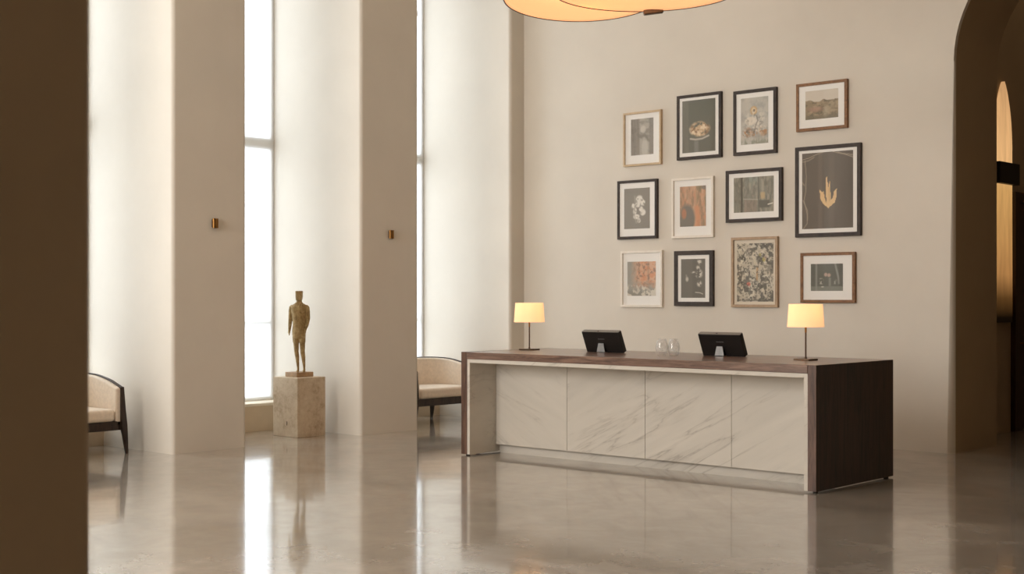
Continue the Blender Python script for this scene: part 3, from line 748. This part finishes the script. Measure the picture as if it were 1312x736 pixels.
def art_busy(w, h):
    c = Canvas(w, h, (188,178,158)); n = c.n(10,15,91,3); c.mix(sm(n,.50,.54)*.92, (84,80,72)); c.mix(sm(c.n(14,20,92,3),.58,.63)*.8, (120,114,102)); c.mix(sm(c.n(13,18,93,2),.64,.68)*.8, (216,208,190))
    c.mix(c.stroke([(.47,.2),(.5,.35),(.48,.55)], .07)*.85, (204,194,172)); c.mix(c.stroke([(.56,.42),(.55,.62)], .025)*.8, (178,132,86)); c.mix(c.ell(.32,.70,.07,.045,.5)*.95, (206,104,86)); c.mix(c.ell(.74,.28,.06,.05,.5)*.8, (186,168,84)); c.mix(c.ell(.64,.2,.05,.04,.5)*.7, (178,164,96))
    c.mix(c.ell(.78,.25,.05,.05,.5)*.5, (196,160,148)); c.mix(sm(c.n(24,30,94,2),.62,.66)*.6, (66,62,56)); c.mix(c.stroke([(.0,.97),(.3,.985),(.9,.97)], .012)*.6, (88,84,76)); return c.c
def art_table(w, h):
    c = Canvas(w, h, (84,86,79)); c.mix(c.ell(.45,.1,.35,.4,.9)*.4, (104,110,106)); c.mix(c.band(.13,.22,.03)*.7, (146,148,142))
    c.mix(c.stroke([(.76,.0),(.80,.2),(.86,.5),(.88,.72)], .03)*.75, (150,152,146)); c.mix(sm(c.x,.86,.9)*.4, (66,62,56)); c.mix(sm(c.y,.82,.84)*.65, (130,134,124))
    f = np.maximum(c.ell(.47,.4,.07,.09,.5), c.ell(.57,.42,.07,.09,.5)); c.mix(f*.95, (190,158,140)); c.mix(c.band(.55,.64,.02)*c.band(.5,.84,.03,c.y)*.7, (132,136,126))
    g = c.ell(.33,.64,.11,.14,.5)*sm(c.n(16,13,98,2),.45,.6); c.mix(g, (202,198,186)); c.mix(c.ell(.74,.66,.1,.12,.5)*sm(c.n(16,13,99,2),.5,.62)*.7, (180,178,168)); c.mix(c.ell(.37,.85,.06,.03,.5)*.9, (206,202,190)); return c.c

def print_mat():
    m, nt, b, o = newmat('printed_paper'); at = N(nt, 'ShaderNodeVertexColor'); at.layer_name = 'ink'
    nt.links.new(at.outputs['Color'], b.inputs['Base Color']); setp(b, rough=.8, spec=.15); return m
M['print'] = print_mat()
def print_mesh(parent, w, h, y, cx, cz, fn):
    nx = (72 if w <= h else 92) if h < .85 else 170; ny = max(8, int(nx*h/w))
    col = fn(nx, ny)/255.0
    col = np.clip((col*.80 + np.array((176, 171, 162))/255*.20)*1.1, 0, 1)  # veil of glass haze mixed into the print colours
    col = np.where(col <= .04045, col/12.92, ((np.clip(col, 0, 1)+.055)/1.055)**2.4)
    vs = []; fs = []
    for j in range(ny+1):
        for i in range(nx+1): vs.append((cx - w/2 + w*i/nx, y, cz + h/2 - h*j/ny))
    for j in range(ny):
        for i in range(nx):
            a = j*(nx+1)+i; fs.append((a, a+nx+1, a+nx+2, a+1))
    me = bpy.data.meshes.new('print'); me.from_pydata(vs, [], fs); me.materials.append(M['print'])
    ca = me.color_attributes.new('ink', 'FLOAT_COLOR', 'CORNER')
    flatc = np.ones((ny*nx, 4, 4)); flatc[:, :, :3] = col.reshape(-1, 1, 3)
    ca.data.foreach_set('color', flatc.ravel())
    o = link(bpy.data.objects.new('print', me)); o.parent = parent; return o

D = .04
def picture(TL, TR, BR, BL, mat, fw, art, fn, label, mm='mat_white', inset=.012):
    vf = WB - D
    uL = (u_on_v(TL[0], vf) + u_on_v(BL[0], vf))/2; uR = (u_on_v(TR[0], vf) + u_on_v(BR[0], vf))/2
    zt = (z_at(TL[1], uL, vf) + z_at(TR[1], uR, vf))/2; zb = (z_at(BL[1], uL, vf) + z_at(BR[1], uR, vf))/2
    W, Ht = uR - uL, zt - zb; f = fw*W
    t = thing('framed_picture', label, 'picture', ((uL+uR)/2, WB, zb), 0, 'framed pictures on the back wall')
    bm = bmesh.new(); hw = W/2
    loops = []
    for x, zlo, zhi, y in ((hw, 0, Ht, 0), (hw, 0, Ht, -D), (hw-f, f, Ht-f, -D), (hw-f, f, Ht-f, -.004)):
        loops.append([bm.verts.new(p) for p in ((-x,y,zlo),(x,y,zlo),(x,y,zhi),(-x,y,zhi))])
    for a, b in zip(loops, loops[1:]):
        for i in range(4): bm.faces.new([a[i], a[(i+1)%4], b[(i+1)%4], b[i]])
    a, b = loops[-1], loops[0]
    for i in range(4): bm.faces.new([a[i], a[(i+1)%4], b[(i+1)%4], b[i]])
    bevel(obj('frame', bm, M[mat], t), .0018)
    ym = -D + inset
    obj('mat', bx(-hw+f, hw-f, ym, ym+.004, f, Ht-f), M[mm], t)
    x0, x1, y0, y1 = art
    print_mesh(t, (x1-x0)*W, (y1-y0)*Ht, ym-.0012, -hw + (x0+x1)/2*W, Ht*(1-(y0+y1)/2), fn)
    gb = bmesh.new(); gb.faces.new([gb.verts.new(p) for p in ((-hw+f,ym-.004,f),(hw-f,ym-.004,f),(hw-f,ym-.004,Ht-f),(-hw+f,ym-.004,Ht-f))])
    obj('picture_glass', gb, M['pic_glass'], t)
picture((797.6,145.9),(845.6,139.5),(847.4,210),(798.6,214.3), 'pic_oak', .042, (.19,.785,.13,.80), art_mist, 'pale oak framed print of a grey misty scene, top left of the wall group', inset=.022)
picture((866.2,123.2),(923,116.9),(924.4,200.8),(867.6,206.3), 'pic_black', .056, (.12,.865,.09,.895), art_pastry, 'black framed dark print of a heaped plate of pastries')
picture((938.2,117.2),(993.7,111.2),(995,195.2),(940.3,200.3), 'pic_black', .066, (.175,.81,.125,.84), art_flower, 'black framed pale print with a golden round flower')
picture((1019,108.7),(1083.9,100.3),(1086.2,163),(1020.6,170), 'pic_brown', .052, (.18,.825,.17,.765), art_land, 'brown framed landscape print, top right of the wall group')
picture((790.5,232),(840.9,229.3),(842,305),(790.9,307.6), 'pic_black', .055, (.167,.816,.14,.826), art_whiteflower, 'black framed grey print of white blossoms, left of the orange print')
picture((859.7,229.7),(913,225),(914,303.8),(860.6,306.1), 'pic_white', .048, (.185,.81,.144,.81), art_orange, 'whitish framed print of rust orange streaks with a grey patch', inset=.022)
picture((929,219.2),(1000.7,214.3),(1001.9,282.2),(930,286.2), 'pic_black', .052, (.143,.857,.147,.815), art_interior, 'black framed wide print of a grey green interior')
picture((1017.8,189.3),(1101.5,182.5),(1103.3,301.7),(1019.2,304.8), 'pic_black', .053, (.105,.885,.074,.91), art_emblem, 'largest black framed print with a cream tulip-shaped emblem on taupe')
picture((794.6,321.8),(847.8,320.9),(848.4,393.8),(795.4,393.8), 'pic_white', .045, (.145,.83,.193,.80), art_peach, 'white framed print of peach and orange flowers on grey, bottom left', inset=.022)
picture((863.2,321.9),(912.6,321),(913.8,392.5),(863.6,392.5), 'pic_black', .092, (.175,.797,.148,.85), art_darkbloom, 'thick black framed dark print with a pale blossom branch')
picture((936.2,304.2),(995.4,303.3),(996.3,394.3),(936.7,393.6), 'pic_ash', .05, (.115,.9,.09,.92), art_busy, 'light wood framed busy grey and cream print with a red dot', 'mat_cream', inset=.022)
picture((1024.9,324.1),(1094.4,323.1),(1095.8,389),(1025.6,387.7), 'pic_brown', .05, (.19,.78,.225,.763), art_table, 'brown framed small dark still life just above the right desk lamp')

# ------------------------------------------------------------------ light
W = bpy.data.worlds.new('sky'); S.world = W; W.use_nodes = True
bg = W.node_tree.nodes['Background']; bg.inputs[0].default_value = (.93, .97, 1.0, 1); bg.inputs[1].default_value = 1.9
def area(name, loc, rot, sx, sy, e, col):
    L = bpy.data.lights.new(name, 'AREA'); L.shape = 'RECTANGLE'; L.size = sx; L.size_y = sy; L.energy = e; L.color = col
    o = link(bpy.data.objects.new(name, L)); o.location = loc; o.rotation_euler = rot; return o
WIN_E = 53
for k, (a, b) in enumerate(bays):
    # daylight arriving at each window from outside
    area('daylight', (GL - .40, (a+b)/2, (WZ0+WZ1)/2), (0, -PI/2, 0), WZ1-WZ0, 1.1, WIN_E, (.86, .94, 1.0))
# added soft fill from behind the viewer, and an added ceiling fill
area('front_fill', (-10.0, V0+.1, 4.1), (PI/2, 0, 0), 5.2, 5.2, 840, (1, .98, .955))
area('ceiling_fill', (-7.5, 6.5, CEIL-.03), (0, 0, 0), 7, 9, 42, (1, .82, .62))
area('corridor_fill', (-4.5, 16.4, CEIL-.03), (0, 0, 0), 2, 1, 11, (1, .76, .52))  # added unseen lamp that lifts the dark corridor
for c in (cA, cB):
    L = bpy.data.lights.new('pendant_light', 'POINT'); L.energy = 4.5; L.color = (1,.84,.66); L.shadow_soft_size = .1
    o = link(bpy.data.objects.new('pendant_light', L)); o.location = (pu_+c[0], pv_+c[1], CEIL+c[2]-.02)

# ------------------------------------------------------------------ camera
cam = bpy.data.cameras.new('camera'); co = link(bpy.data.objects.new('camera', cam))
co.location = (0, 0, H); co.rotation_euler = (PI/2, 0, T)
cam.sensor_width = 36; cam.lens = F/1312*36; cam.shift_y = (YH-368)/1312
cam.clip_start = .05; cam.clip_end = 200
cam.dof.use_dof = True; cam.dof.focus_distance = 12.6; cam.dof.aperture_fstop = 4.5
S.camera = co
S.view_settings.view_transform = 'Standard'; S.view_settings.look = 'None'; S.view_settings.exposure = .10
S.cycles.use_denoising = True
S.cycles.max_bounces = 10; S.cycles.diffuse_bounces = 6; S.cycles.transparent_max_bounces = 12
S.cycles.sample_clamp_indirect = 6
S.cycles.caustics_reflective = False; S.cycles.caustics_refractive = False
